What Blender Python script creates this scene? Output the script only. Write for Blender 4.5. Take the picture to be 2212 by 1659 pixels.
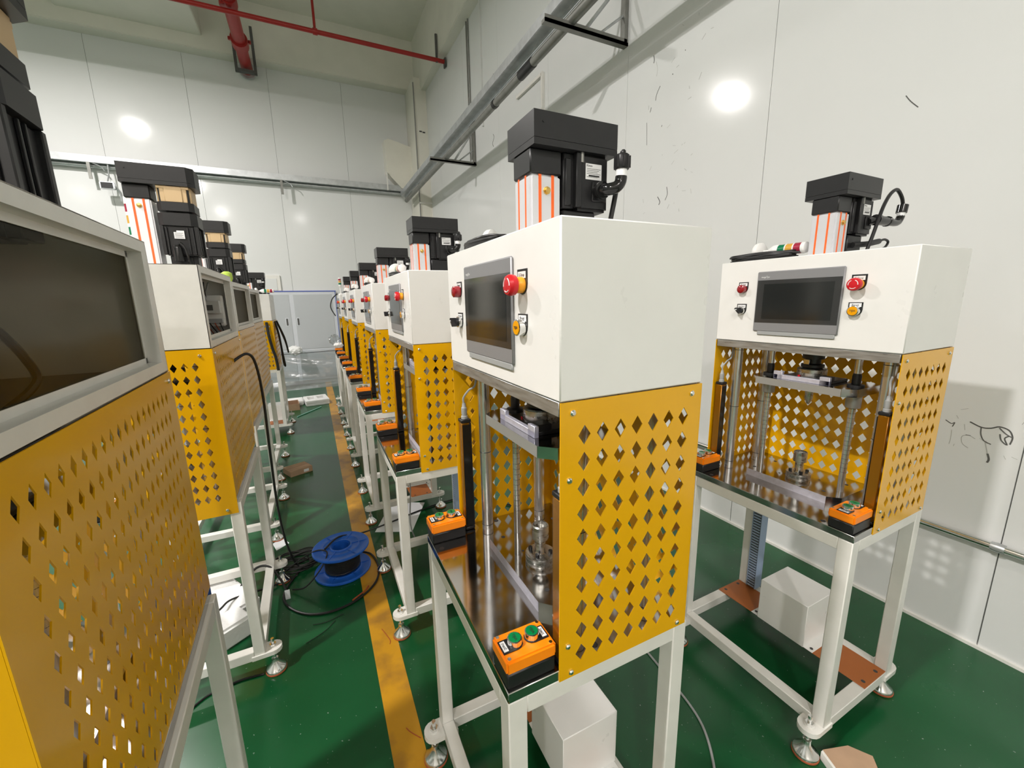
import bpy, bmesh, math, random
from mathutils import Vector, Matrix
random.seed(7)
PI=math.pi
C=bpy.context.scene.collection
for o in list(bpy.data.objects): bpy.data.objects.remove(o)

# ---------------------------------------------------------------- camera
cam_d=bpy.data.cameras.new('camera'); cam=bpy.data.objects.new('camera',cam_d); C.objects.link(cam)
cam_d.sensor_fit='HORIZONTAL'; cam_d.sensor_width=36; cam_d.lens=885.89/2212*36; cam_d.clip_start=.02; cam_d.clip_end=60
_y,_p,_r=.4443,-.2001,-.0198
fw=Vector((math.sin(_y)*math.cos(_p),math.cos(_y)*math.cos(_p),math.sin(_p)))
r0=Vector((math.cos(_y),-math.sin(_y),0)); u0=r0.cross(fw)
R_=r0*math.cos(_r)+u0*math.sin(_r); U_=-r0*math.sin(_r)+u0*math.cos(_r)
m=Matrix((R_,U_,-fw)).transposed().to_4x4(); m.translation=Vector((-.3658,-.8782,1.5469)); cam.matrix_world=m
bpy.context.scene.camera=cam
# ---------------------------------------------------------------- world, exposure
sc=bpy.context.scene
w=bpy.data.worlds.new('world'); sc.world=w; w.use_nodes=True
w.node_tree.nodes['Background'].inputs[0].default_value=(.9,.95,1,1); w.node_tree.nodes['Background'].inputs[1].default_value=.3
sc.view_settings.view_transform='Standard'; sc.view_settings.look='None'; sc.view_settings.gamma=1; sc.view_settings.use_curve_mapping=False
sc.view_settings.exposure=-1.27
LAMP_W=640
LAMPS=[(-3.36,5.03,1),(-3.4,-.35,1.3),(-3.4,-5.0,.8),(-7.2,1.5,.2),(-7.2,-3.0,.2),(-.4,-5.4,.45)]  # last lamp is added fill for the machine sides facing the camera
LAMP_Z=5.54

# ---------------------------------------------------------------- materials
def mat(name,col,rough=.5,metal=0,noise=0,nscale=20,coat=0,emit=0,rvar=0,stretch=None,trans=0,alpha=1,ior=1.45,bump=0,spec=.5,col2=None,edges=(.35,.65)):
    m=bpy.data.materials.new(name); m.use_nodes=True; nt=m.node_tree; b=nt.nodes['Principled BSDF']
    b.inputs['Base Color'].default_value=(*col,1); b.inputs['Roughness'].default_value=rough; b.inputs['Metallic'].default_value=metal
    b.inputs['Coat Weight'].default_value=coat; b.inputs['Coat Roughness'].default_value=.12; b.inputs['IOR'].default_value=ior
    b.inputs['Specular IOR Level'].default_value=spec
    b.inputs['Transmission Weight'].default_value=trans; b.inputs['Alpha'].default_value=alpha
    if emit: b.inputs['Emission Color'].default_value=(*col,1); b.inputs['Emission Strength'].default_value=emit
    if noise or rvar or bump or col2:
        tc=nt.nodes.new('ShaderNodeTexCoord'); mp=nt.nodes.new('ShaderNodeMapping'); nz=nt.nodes.new('ShaderNodeTexNoise')
        nt.links.new(tc.outputs['Object'],mp.inputs[0]); nt.links.new(mp.outputs[0],nz.inputs[0])
        if stretch: mp.inputs['Scale'].default_value=stretch
        nz.inputs['Scale'].default_value=nscale; nz.inputs['Detail'].default_value=5
        if noise or col2:
            rp=nt.nodes.new('ShaderNodeValToRGB'); nt.links.new(nz.outputs[0],rp.inputs[0])
            c2=col2 or tuple(max(0,c*(1-noise)) for c in col)
            rp.color_ramp.elements[0].position=edges[0]; rp.color_ramp.elements[1].position=edges[1]
            rp.color_ramp.elements[0].color=(*c2,1); rp.color_ramp.elements[1].color=(*col,1)
            nt.links.new(rp.outputs[0],b.inputs['Base Color'])
        if rvar:
            mr=nt.nodes.new('ShaderNodeMapRange'); mr.inputs['To Min'].default_value=max(.02,rough-rvar); mr.inputs['To Max'].default_value=rough+rvar
            mr.inputs['From Min'].default_value=.3; mr.inputs['From Max'].default_value=.7
            nt.links.new(nz.outputs[0],mr.inputs[0]); nt.links.new(mr.outputs[0],b.inputs['Roughness'])
        if bump:
            bp=nt.nodes.new('ShaderNodeBump'); bp.inputs['Strength'].default_value=bump; bp.inputs['Distance'].default_value=.01
            nt.links.new(nz.outputs[0],bp.inputs['Height']); nt.links.new(bp.outputs[0],b.inputs['Normal'])
    return m
M={}
M['white']=mat('white_powder_coat',(.86,.85,.825),.32,noise=.03,nscale=9,rvar=.05)
M['frame']=mat('white_frame_paint',(.80,.785,.74),.3,noise=.06,nscale=14)
M['yellow']=mat('yellow_painted_sheet',(.82,.42,.001),.22,coat=.15,noise=.03,nscale=8)
M['steel']=mat('mirror_ground_steel',(.56,.55,.54),.10,metal=1,noise=.3,nscale=6,rvar=.05)
M['brushed']=mat('brushed_steel',(.62,.61,.58),.3,metal=1,noise=.3,nscale=26,stretch=(3,.5,5),rvar=.1)
M['shaft']=mat('ground_steel_shaft',(.66,.66,.66),.24,metal=.9)
M['topplate']=mat('milled_top_plate',(.46,.46,.45),.36,metal=.65,noise=.3,nscale=26,stretch=(3,.5,5),rvar=.1)
M['edge']=mat('ground_steel_edge',(.42,.42,.41),.4,metal=.5)
M['chrome']=mat('bright_zinc',(.78,.78,.77),.14,metal=1)
M['alu']=mat('anodised_aluminium',(.77,.77,.80),.38,metal=.55)
M['lilac']=mat('milled_aluminium',(.72,.72,.84),.42,metal=.6,noise=.12,nscale=60)
M['black']=mat('black_plastic',(.012,.012,.013),.38,rvar=.05)
M['blacksat']=mat('black_anodised',(.016,.016,.017),.36,noise=.15,nscale=40)
M['blackgloss']=mat('glossy_black_connector',(.01,.01,.01),.12)
M['rubber']=mat('black_rubber_cable',(.012,.012,.012),.45)
M['orangestripe']=mat('orange_stripe',(.90,.14,.02),.45)
M['orange']=mat('orange_plastic',(1.0,.27,.004),.38)
M['green']=mat('green_button_plastic',(.0,.20,.055),.25)
M['red']=mat('red_plastic',(.60,.012,.02),.3)
M['redlens']=mat('red_lens',(.30,.005,.012),.12,coat=.6)
M['amberbtn']=mat('amber_button',(.85,.36,.0),.25)
M['yellbtn']=mat('orange_yellow_collar',(.95,.38,.02),.35)
M['tag']=mat('white_tag',(.85,.85,.85),.5)
M['ink']=mat('black_ink',(.02,.02,.02),.6)
M['greyink']=mat('grey_ink',(.5,.5,.5),.6)
M['hmi']=mat('grey_bezel',(.27,.27,.28),.42,metal=.2)
M['hmidark']=mat('dark_screen_glass',(.035,.036,.036),.12,coat=.4)
M['hmiscr']=mat('lcd_surface',(.016,.018,.018),.10,coat=.3)
M['tan']=mat('tan_gearbox',(.60,.43,.24),.4,metal=.2)
M['brass']=mat('brass_plug',(.75,.50,.15),.28,metal=1)
M['amber']=mat('amber_light_curtain_body',(.30,.12,.004),.25,metal=.55,coat=.3)
M['grey']=mat('grey_plastic',(.36,.37,.37),.45)
M['copper']=mat('orange_primer_plate',(.42,.125,.025),.45,noise=.08,nscale=6)
M['duct']=mat('blue_grey_cable_duct',(.36,.46,.64),.5)
M['glass']=None
M['floor']=None
M['clutter']=mat('white_plastic_device',(.62,.62,.60),.45)
M['interior']=mat('cabinet_mounting_plate',(.60,.58,.50),.6)
M['galv']=mat('galvanised_steel',(.58,.60,.61),.42,metal=.75,noise=.18,nscale=12)
M['galvdark']=mat('dark_galvanised_tube',(.26,.26,.24),.45,metal=.5,noise=.2,nscale=10)
M['redpipe']=mat('red_fire_pipe',(.36,.018,.014),.4,noise=.1,nscale=8)
M['concrete']=mat('painted_concrete',(.80,.78,.70),.8,noise=.05,nscale=3,bump=.15)
M['wallpanel']=mat('glossy_white_wall_panel',(.73,.74,.73),.11,noise=.02,nscale=1.5,rvar=.02,spec=.2)
M['rearwall']=mat('beige_painted_wall',(.70,.665,.62),.7)
M['seam']=mat('dark_seam',(.26,.26,.25),.7)
M['scuff']=mat('black_scuff',(.10,.10,.095),.8)
M['scufflight']=mat('grey_scuff',(.42,.42,.40),.8)
M['doorgrey']=mat('pale_grey_door_panel',(.50,.52,.54),.45)
M['doorframe']=mat('silver_door_frame',(.64,.66,.70),.4)
M['blue']=mat('blue_plastic_reel',(.014,.115,.54),.35,noise=.1,nscale=30)
M['bluetrim']=mat('blue_trim_strip',(.10,.14,.45),.5)
M['card']=mat('brown_cardboard',(.46,.30,.19),.8,noise=.1,nscale=15)
M['cardin']=mat('brown_cardboard_inside',(.17,.06,.035),.85)
M['foam']=mat('white_packing_foam',(.82,.82,.81),.8,bump=.3,nscale=60)
M['paper']=mat('white_paper',(.80,.82,.85),.7)
M['stripe']=mat('yellow_floor_paint',(.55,.27,.012),.33,nscale=7,col2=(.33,.16,.02),edges=(.33,.52),coat=.1)
M['greenrod']=mat('pale_green_tube',(.25,.55,.45),.3)
M['redwire']=mat('red_copper_wire',(.35,.06,.02),.5)
M['signred']=mat('dull_red_lens',(.36,.02,.05),.3); M['signyel']=mat('dull_amber_lens',(.66,.36,.05),.3); M['signgrn']=mat('dull_green_lens',(.0,.17,.07),.3)
M['lamp']=mat('lamp_housing',(.5,.5,.5),.4,metal=.5)
M['ring']=mat('orange_rubber_ring',(.40,.10,.04),.6)
M['groove']=mat('dark_groove',(.05,.05,.05),.5)
M['lampglow']=mat('lamp_lens',(1,.97,.9),.5,emit=6)
def mk_floor():
    m=bpy.data.materials.new('green_epoxy_floor'); m.use_nodes=True; nt=m.node_tree; b=nt.nodes['Principled BSDF']
    tc=nt.nodes.new('ShaderNodeTexCoord'); n1=nt.nodes.new('ShaderNodeTexNoise'); n1.inputs['Scale'].default_value=1.6; n1.inputs['Detail'].default_value=6
    n2=nt.nodes.new('ShaderNodeTexNoise'); n2.inputs['Scale'].default_value=95; n2.inputs['Detail'].default_value=2
    nt.links.new(tc.outputs['Object'],n1.inputs[0]); nt.links.new(tc.outputs['Object'],n2.inputs[0])
    r=nt.nodes.new('ShaderNodeValToRGB'); r.color_ramp.elements[0].color=(.003,.058,.016,1); r.color_ramp.elements[1].color=(.007,.088,.027,1)
    r.color_ramp.elements[0].position=.3; r.color_ramp.elements[1].position=.7
    nt.links.new(n1.outputs[0],r.inputs[0])
    r2=nt.nodes.new('ShaderNodeValToRGB'); r2.color_ramp.elements[0].position=.735; r2.color_ramp.elements[1].position=.75
    nt.links.new(n2.outputs[0],r2.inputs[0])
    mx=nt.nodes.new('ShaderNodeMixRGB'); nt.links.new(r2.outputs[0],mx.inputs[0]); nt.links.new(r.outputs[0],mx.inputs[1]); mx.inputs[2].default_value=(.25,.33,.28,1)
    nt.links.new(mx.outputs[0],b.inputs['Base Color'])
    mr=nt.nodes.new('ShaderNodeMapRange'); mr.inputs['To Min'].default_value=.17; mr.inputs['To Max'].default_value=.32; nt.links.new(n1.outputs[0],mr.inputs[0]); nt.links.new(mr.outputs[0],b.inputs['Roughness'])
    bp=nt.nodes.new('ShaderNodeBump'); bp.inputs['Strength'].default_value=.06; nt.links.new(n1.outputs[0],bp.inputs['Height']); nt.links.new(bp.outputs[0],b.inputs['Normal'])
    return m
M['floor']=mk_floor()
def mk_glass(name,tint,fac,rough=.05):
    m=bpy.data.materials.new(name); m.use_nodes=True; nt=m.node_tree; nt.nodes.remove(nt.nodes['Principled BSDF'])
    out=nt.nodes['Material Output']; t=nt.nodes.new('ShaderNodeBsdfTransparent'); t.inputs[0].default_value=(*tint,1)
    g=nt.nodes.new('ShaderNodeBsdfGlossy'); g.inputs['Roughness'].default_value=rough; mx=nt.nodes.new('ShaderNodeMixShader')
    fr=nt.nodes.new('ShaderNodeFresnel'); fr.inputs[0].default_value=1.5
    mm=nt.nodes.new('ShaderNodeMath'); mm.operation='MULTIPLY_ADD'; mm.inputs[1].default_value=.1 if 'pane' in name else .6; mm.inputs[2].default_value=fac
    nt.links.new(fr.outputs[0],mm.inputs[0]); nt.links.new(mm.outputs[0],mx.inputs[0]); nt.links.new(t.outputs[0],mx.inputs[1]); nt.links.new(g.outputs[0],mx.inputs[2]); nt.links.new(mx.outputs[0],out.inputs[0])
    return m
M['glass']=mk_glass('smoked_window_pane',(.80,.78,.72),-.004,.16)
M['film']=mk_glass('clear_plastic_film',(.90,.92,.93),.10,.15)

# ---------------------------------------------------------------- mesh helpers
class MB:
    def __init__(s): s.v=[]; s.f=[]; s.sm=[]
    def add(s,vs,fs,smooth=False):
        n=len(s.v); s.v+=[tuple(v) for v in vs]
        for f in fs: s.f.append(tuple(i+n for i in f)); s.sm.append(smooth)
        return s
    def box(s,x0,x1,y0,y1,z0,z1,b=0):
        if x0>x1:x0,x1=x1,x0
        if y0>y1:y0,y1=y1,y0
        if z0>z1:z0,z1=z1,z0
        if not b:
            return s.add([(x,y,z) for z in (z0,z1) for y in (y0,y1) for x in (x0,x1)],[(0,2,3,1),(4,5,7,6),(0,1,5,4),(2,6,7,3),(0,4,6,2),(1,3,7,5)])
        bm=bmesh.new(); bmesh.ops.create_cube(bm,size=1)
        bmesh.ops.scale(bm,vec=(x1-x0,y1-y0,z1-z0),verts=bm.verts); bmesh.ops.translate(bm,vec=((x0+x1)/2,(y0+y1)/2,(z0+z1)/2),verts=bm.verts)
        bmesh.ops.bevel(bm,geom=bm.edges[:],offset=min(b,(x1-x0)*.49,(y1-y0)*.49,(z1-z0)*.49),segments=1 if b<.004 else 2,affect='EDGES')
        bm.verts.index_update(); s.add([v.co[:] for v in bm.verts],[[v.index for v in f.verts] for f in bm.faces]); bm.free(); return s
    def cyl(s,p0,p1,r,n=16,r1=None,caps=True):
        p0=Vector(p0);p1=Vector(p1);r1=r if r1 is None else r1
        d=(p1-p0).normalized(); a=d.orthogonal().normalized(); b=d.cross(a)
        vs=[p0+(a*math.cos(2*PI*i/n)+b*math.sin(2*PI*i/n))*r for i in range(n)]+[p1+(a*math.cos(2*PI*i/n)+b*math.sin(2*PI*i/n))*r1 for i in range(n)]
        s.add(vs,[(i,(i+1)%n,n+(i+1)%n,n+i) for i in range(n)],True)
        if caps:
            s.add(vs,[tuple(reversed(range(n))),tuple(range(n,2*n))])
        return s
    def lathe(s,prof,n=24,base=(0,0,0),axis='z',caps=True):
        vs=[];fs=[]
        def P(r,h,a):
            x,y=r*math.cos(a),r*math.sin(a)
            v={'z':(x,y,h),'x':(h,x,y),'y':(y,h,x),'-x':(-h,y,x)}[axis]
            return (v[0]+base[0],v[1]+base[1],v[2]+base[2])
        for r,h in prof:
            for i in range(n): vs.append(P(r,h,2*PI*i/n))
        for k in range(len(prof)-1):
            for i in range(n): fs.append((k*n+i,k*n+(i+1)%n,(k+1)*n+(i+1)%n,(k+1)*n+i))
        s.add(vs,fs,True)
        if caps: s.add(vs,[tuple(reversed(range(n))),tuple(range((len(prof)-1)*n,len(prof)*n))])
        return s
    def tube(s,pts,r,n=8,k=6,closed=False):
        P=[Vector(p) for p in pts]; out=[]
        if k>1:
            m_=len(P); rng=range(m_) if closed else range(m_-1)
            for i in rng:
                if closed: a,b,c,d=P[(i-1)%m_],P[i],P[(i+1)%m_],P[(i+2)%m_]
                else: a,b,c,d=P[max(i-1,0)],P[i],P[i+1],P[min(i+2,m_-1)]
                for j in range(k):
                    t=j/k; out.append(.5*((2*b)+(-a+c)*t+(2*a-5*b+4*c-d)*t*t+(-a+3*b-3*c+d)*t**3))
            if not closed: out.append(P[-1])
        else: out=P
        N=len(out); rings=[]; up=None
        for i,p in enumerate(out):
            if closed: d=(out[(i+1)%N]-out[i-1])
            else: d=(out[min(i+1,N-1)]-out[max(i-1,0)])
            d=d.normalized() if d.length>1e-9 else Vector((0,0,1))
            if up is None: up=d.orthogonal().normalized()
            else:
                up=up-d*up.dot(d); up=up.normalized() if up.length>1e-6 else d.orthogonal().normalized()
            b=d.cross(up); rings+=[p+(up*math.cos(2*PI*j/n)+b*math.sin(2*PI*j/n))*r for j in range(n)]
        M_=N if closed else N-1
        s.add(rings,[(i*n+j,i*n+(j+1)%n,((i+1)%N)*n+(j+1)%n,((i+1)%N)*n+j) for i in range(M_) for j in range(n)],True)
        if not closed: s.add(rings,[tuple(reversed(range(n))),tuple(range((N-1)*n,N*n))])
        return s
    def prism(s,poly,h0,h1,axis='z'):
        def P(a,b,h): return {'z':(a,b,h),'x':(h,a,b),'y':(a,h,b)}[axis]
        n=len(poly); vs=[P(a,b,h0) for a,b in poly]+[P(a,b,h1) for a,b in poly]
        fs=[tuple(reversed(range(n))),tuple(range(n,2*n))]+[(i,(i+1)%n,n+(i+1)%n,n+i) for i in range(n)]
        s.add(vs,fs); return s
    weld=True
    def mesh(s,name,m):
        me=bpy.data.meshes.new(name); me.from_pydata(s.v,[],s.f); me.materials.append(m)
        me.polygons.foreach_set('use_smooth',s.sm)
        bm=bmesh.new(); bm.from_mesh(me); (bmesh.ops.remove_doubles(bm,verts=bm.verts,dist=1e-6),bmesh.ops.recalc_face_normals(bm,faces=bm.faces)) if s.weld else None; bm.to_mesh(me); bm.free()
        try: me.set_sharp_from_angle(angle=math.radians(40))
        except Exception: pass
        me.update(); return me
    def obj(s,name,m,parent=None,loc=None,rz=0):
        if isinstance(m,str): m=M[m]
        o=bpy.data.objects.new(name,s.mesh(name,m)); C.objects.link(o)
        if parent: o.parent=parent
        if loc: o.location=loc
        if rz: o.rotation_euler=(0,0,rz)
        return o
def tag(o,label,cat,group=None,kind=None):
    if label: o['label']=label
    if cat: o['category']=cat
    if group: o['group']=group
    if kind: o['kind']=kind
    return o
def thing(name,label,cat,loc=(0,0,0),rz=0,group=None):
    o=bpy.data.objects.new(name,None); C.objects.link(o); o.location=loc; o.rotation_euler=(0,0,rz); o.empty_display_size=.1
    return tag(o,label,cat,group)
def struct(o): o['kind']='structure'; return o
def dup(root,loc,rz,label):
    def rec(o,par):
        c=o.copy(); C.objects.link(c)
        if par: c.parent=par
        for ch in kids.get(o.name,[]): rec(ch,c)
        return c
    kids={}
    for o in bpy.data.objects:
        if o.parent: kids.setdefault(o.parent.name,[]).append(o)
    r=rec(root,None); r.location=loc; r.rotation_euler=(0,0,rz); r['label']=label; return r
_tx={}
def text(name,s,size,m,parent,mtx):
    key=(s,size)
    if key not in _tx:
        cu=bpy.data.curves.new('lettering','FONT'); cu.body=s; cu.size=size; cu.align_x='CENTER'; cu.align_y='CENTER'; cu.resolution_u=2; cu.extrude=size*.01
        o=bpy.data.objects.new('t',cu); C.objects.link(o); bpy.context.view_layer.update()
        me=bpy.data.meshes.new_from_object(o.evaluated_get(bpy.context.evaluated_depsgraph_get())); me.materials.clear(); me.materials.append(M[m])
        bpy.data.objects.remove(o); bpy.data.curves.remove(cu); _tx[key]=me
    o=bpy.data.objects.new(name,_tx[key]); C.objects.link(o); o.parent=parent; o.matrix_local=mtx; return o
def face_mtx(pos,right,up):
    r=Vector(right).normalized(); u=Vector(up).normalized(); n=r.cross(u)
    mt=Matrix((r,u,n)).transposed().to_4x4(); mt.translation=Vector(pos); return mt
def perf(a0,a1,b0,b1,cols,rows,hw,hh,plane,pos,t):
    """sheet in the (a,b) plane pierced by diamond holes; hw,hh half sizes"""
    mb=MB(); mb.weld=False
    def mid(L,lo,hi,h):
        L=sorted(L); d=(L[1]-L[0])/2
        return L,[L[0]-d]+[(L[i]+L[i+1])/2 for i in range(len(L)-1)]+[L[-1]+d]
    cols,ca=mid(cols,a0,a1,hw); rows,cb=mid(rows,b0,b1,hh)
    def P(a,b,k):
        h=pos+k*t
        return (a,h,b) if plane=='u' else (h,a,b)
    for k in (0,1):
        def q(*pts): mb.add([P(a,b,k) for a,b in pts],[tuple(range(len(pts)))])
        q((a0,b0),(a1,b0),(a1,cb[0]),(a0,cb[0])); q((a0,cb[-1]),(a1,cb[-1]),(a1,b1),(a0,b1))
        q((a0,cb[0]),(ca[0],cb[0]),(ca[0],cb[-1]),(a0,cb[-1])); q((ca[-1],cb[0]),(a1,cb[0]),(a1,cb[-1]),(ca[-1],cb[-1]))
        for i,cx in enumerate(cols):
            for j,cy in enumerate(rows):
                l,r,bt,tp=ca[i],ca[i+1],cb[j],cb[j+1]
                q((l,tp),(cx,tp),(cx,cy+hh),(cx-hw,cy),(l,cy)); q((cx,tp),(r,tp),(r,cy),(cx+hw,cy),(cx,cy+hh))
                q((r,cy),(r,bt),(cx,bt),(cx,cy-hh),(cx+hw,cy)); q((cx,bt),(l,bt),(l,cy),(cx-hw,cy),(cx,cy-hh))
    for cx in cols:
        for cy in rows:
            d=[(cx,cy+hh),(cx+hw,cy),(cx,cy-hh),(cx-hw,cy)]
            for i in range(4):
                p,q_=d[i],d[(i+1)%4]; mb.add([P(*p,0),P(*q_,0),P(*q_,1),P(*p,1)],[(0,1,2,3)])
    e=[(a0,b0),(a1,b0),(a1,b1),(a0,b1)]
    for i in range(4):
        p,q_=e[i],e[(i+1)%4]; mb.add([P(*p,0),P(*q_,0),P(*q_,1),P(*p,1)],[(0,1,2,3)])
    return mb
def screw(mb,p,ax,r=.0055,h=.004):
    p=Vector(p);ax=Vector(ax); mb.cyl(p,p+ax*h*.5,r,12); mb.cyl(p+ax*h*.5,p+ax*h,r*.95,12,r1=r*.55); return mb
# ================================================================ ROOM
WX,WA=2.1276,.0218     # right wall position and slight yaw
YB=8.2
fl=MB().box(-9.6,3,-6,8.6,-.1,0).obj('floor','floor'); struct(fl); fl['label']='glossy green epoxy floor'
# right wall
wr=MB().box(.02,.22,-6,8.6,0,6.5).obj('wall_right','seam',loc=(WX,0,0),rz=WA); struct(wr)
ys=[-.36+1.19*k for k in range(-5,8)]
for a,b in zip(ys[:-1],ys[1:]):
    MB().box(0,.04,a+.0013,b-.0013,.012,5.40,.0012).obj('wall_panel','wallpanel',wr)
st=struct(MB().box(-.012,.02,-6,8.2,0,.014).obj('baseboard_right','frame',loc=(WX,0,0),rz=WA))
# back wall
wb=struct(MB().box(-9.6,2.6,YB+.02,YB+.3,0,6.5).obj('wall_back','seam'))
xs=[.54-1.19*k for k in range(-1,9)]
for i in range(len(xs)-1):
    MB().box(xs[i+1]+.0015,xs[i]-.0015,YB-.02,YB+.02,0,5.57,.0012).obj('wall_panel','wallpanel',wb)
struct(MB().box(-9.8,-9.6,-6,8.6,0,6.5).obj('wall_left','wallpanel'))
struct(MB().box(-9.6,3,-6.2,-6,0,6.5).obj('wall_rear','rearwall'))
struct(MB().box(-9.6,3,-6,8.6,6.4,6.6).obj('ceiling','concrete'))
# concrete beams and corner column
struct(MB().box(-9.6,2.3,7.95,8.25,5.57,6.42,.01).obj('trim_1','concrete'))
struct(MB().box(-3.2,-1.49,-6,8.0,5.76,6.42,.01).obj('trim_2','concrete'))
struct(MB().box(1.86,2.6,-6,8.1,5.40,6.42,.01).obj('trim_3','concrete'))
col=MB().box(1.73,2.1,7.5,8.25,0,5.6,.012)
col.prism([(1.22,4.62),(1.235,4.05),(1.50,3.79),(1.74,3.75),(1.74,4.56),(1.50,4.62),(1.30,4.66)],7.97,8.25,'y')
struct(col.obj('trim_4','concrete'))
# plug holes and cracks on the column
for p in ((1.80,7.5,4.70),(1.86,7.5,4.69)): MB().box(p[0],p[0]+.05,p[1]-.003,p[1]+.005,p[2]-.012,p[2]+.012).obj('anchor_hole','scuff',bpy.data.objects['trim_4'])
# scuffs on the right wall
def scuff(pts,r,m='scuff'):
    MB().tube([(-.0005+r*.6,y,z) for y,z in pts],r,5,4).obj('scuff_mark',('scufflight' if r<.0019 and m=='scuff' else m),wr)
for pts,r in (([(1.748,3.291),(1.74,3.26),(1.745,3.24)],.004),([(1.72,3.24),(1.705,3.186),(1.71,3.14)],.0015),([(1.67,3.06),(1.70,3.02),(1.71,2.98)],.003),
  ([(1.75,2.95),(1.76,2.92)],.003),([(1.79,2.86),(1.785,2.80),(1.78,2.70)],.002),([(1.635,2.79),(1.64,2.78)],.003),([(1.645,2.30),(1.62,2.26),(1.63,2.24)],.004),
  ([(1.56,2.35),(1.55,2.30),(1.57,2.26)],.003),([(1.56,3.09),(1.555,3.085)],.004),([(1.46,3.19),(1.455,3.185)],.003),([(.20,2.41),(.18,2.38),(.15,2.345)],.0025),
  ([(-.20,1.0),(-.235,.985),(-.262,.988),(-.285,1.0),(-.312,.992),(-.325,.965),(-.322,.935)],.0035),([(-.285,.995),(-.305,.975),(-.322,.965)],.003),([(-.235,.985),(-.238,.955),(-.25,.93),(-.272,.92)],.0028),
  ([(-.29,.97),(-.297,.945),(-.315,.93),(-.305,.955),(-.315,.968)],.003),([(-.225,.93),(-.205,.94),(-.185,.93),(-.19,.90),(-.21,.885)],.0015),([(-.255,.925),(-.262,.90),(-.268,.878)],.0018),
  ([(-.268,.878),(-.275,.855),(-.272,.84)],.0045),([(-.125,.99),(-.145,.978),(-.155,.985),(-.15,.965)],.0022),([(-.15,.95),(-.152,.91),(-.15,.885)],.0013),([(-.09,1.0),(-.10,.99)],.002),
  ([(-.185,.985),(-.19,.96)],.001),([(-.195,.94),(-.21,.94)],.002),([(4.53,4.386),(4.50,4.36),(4.54,4.33)],.006),([(4.58,3.704),(4.55,3.66),(4.60,3.60),(4.57,3.55)],.005)): scuff(pts,r)
for k in range(26):
    y=random.uniform(1.3,1.8); z=random.uniform(2.15,3.3)
    a=random.uniform(0,PI); L=random.uniform(.01,.04); scuff([(y,z),(y+L*math.cos(a),z+L*math.sin(a))],random.uniform(.0008,.002),'scufflight')
for k in range(12):
    y=random.uniform(-.35,.0); z=random.uniform(.85,1.05); a=random.uniform(0,PI); L=random.uniform(.01,.03); scuff([(y,z),(y+L*math.cos(a),z+L*math.sin(a))],.0009,'scufflight')
for k in range(10):
    y=random.uniform(1.1,1.5); z=random.uniform(3.2,3.6); a=random.uniform(0,PI); L=random.uniform(.02,.07); scuff([(y,z),(y+L*math.cos(a)*.6,z+L*math.sin(a)*.6)],random.uniform(.001,.002),'scufflight')
# yellow floor line
ln=struct(MB().box(-.2735,-.162,-6,8.18,0,.0012).obj('trim_5','stripe')); ln['label']='worn yellow line painted along the green floor'
for pts,r in (([(-.22,.95,.002),(-.205,.90,.002),(-.195,.86,.002),(-.20,.84,.002)],.0016),([(-.21,.42,.002),(-.20,.40,.002),(-.17,.36,.002)],.0016)): MB().tube(pts,r,5).obj('scuff_mark','redwire' if r>.0015 else 'scuff',ln)
# ---- double door in the back wall
D=struct(MB().box(-1.75,.10,YB-.06,YB-.02,0,1.80,.004).obj('door_1','doorframe'))
for x0,x1 in ((-1.68,-.735),(-.665,.02)):
    lf=MB().box(x0,x1,YB-.066,YB-.04,.70,1.745,.003).obj('door_leaf','doorgrey',D)
    MB().box(x0,x1,YB-.066,YB-.04,.05,.655,.003).obj('door_leaf','doorgrey',D)
    hx=x1-.075 if x0<-1 else x0+.045
    h=MB().box(hx-.03,hx+.03,YB-.071,YB-.064,1.15,1.31,.004); h.obj('handle_plate','doorframe',D)
    h2=MB().box(hx-.016,hx+.016,YB-.074,YB-.070,1.165,1.295,.002); h2.obj('handle','scuff',D)
MB().box(-1.75,.10,YB-.066,YB-.06,1.795,1.815).obj('blue_strip','bluetrim',D)
MB().box(.078,.088,YB-.066,YB-.058,0,1.80).obj('blue_strip','bluetrim',D)
wd=struct(MB().box(-1.9,-.84,YB-.05,YB-.02,1.815,2.10,.004).obj('window_1','frame'))
MB().box(-1.84,-.90,YB-.056,YB-.045,1.83,2.04).obj('window_pane','wallpanel',wd)
# ---- rail along the back wall
br=thing('cable_tray','pale galvanised cable channel running across the back wall','cable tray',(0,8.05,3.74))
MB().box(-6,1.55,-.04,.10,.0,.012).box(-6,1.55,-.05,-.04,0,.10).obj('channel','galv',br)
MB().cyl((-6,.05,-.03),(1.5,.05,-.03),.028,12).obj('conduit','galv',br)
for x in (-3.2,-.62):
    MB().box(x-.02,x+.02,-.06,-.045,-.24,.0).obj('hanger','galvdark',br); MB().tube([(x+.04,-.03,.0),(x+.14,-.03,-.05),(x+.17,-.03,-.10)],.008,6).obj('bracket_arm','galv',br)
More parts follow.
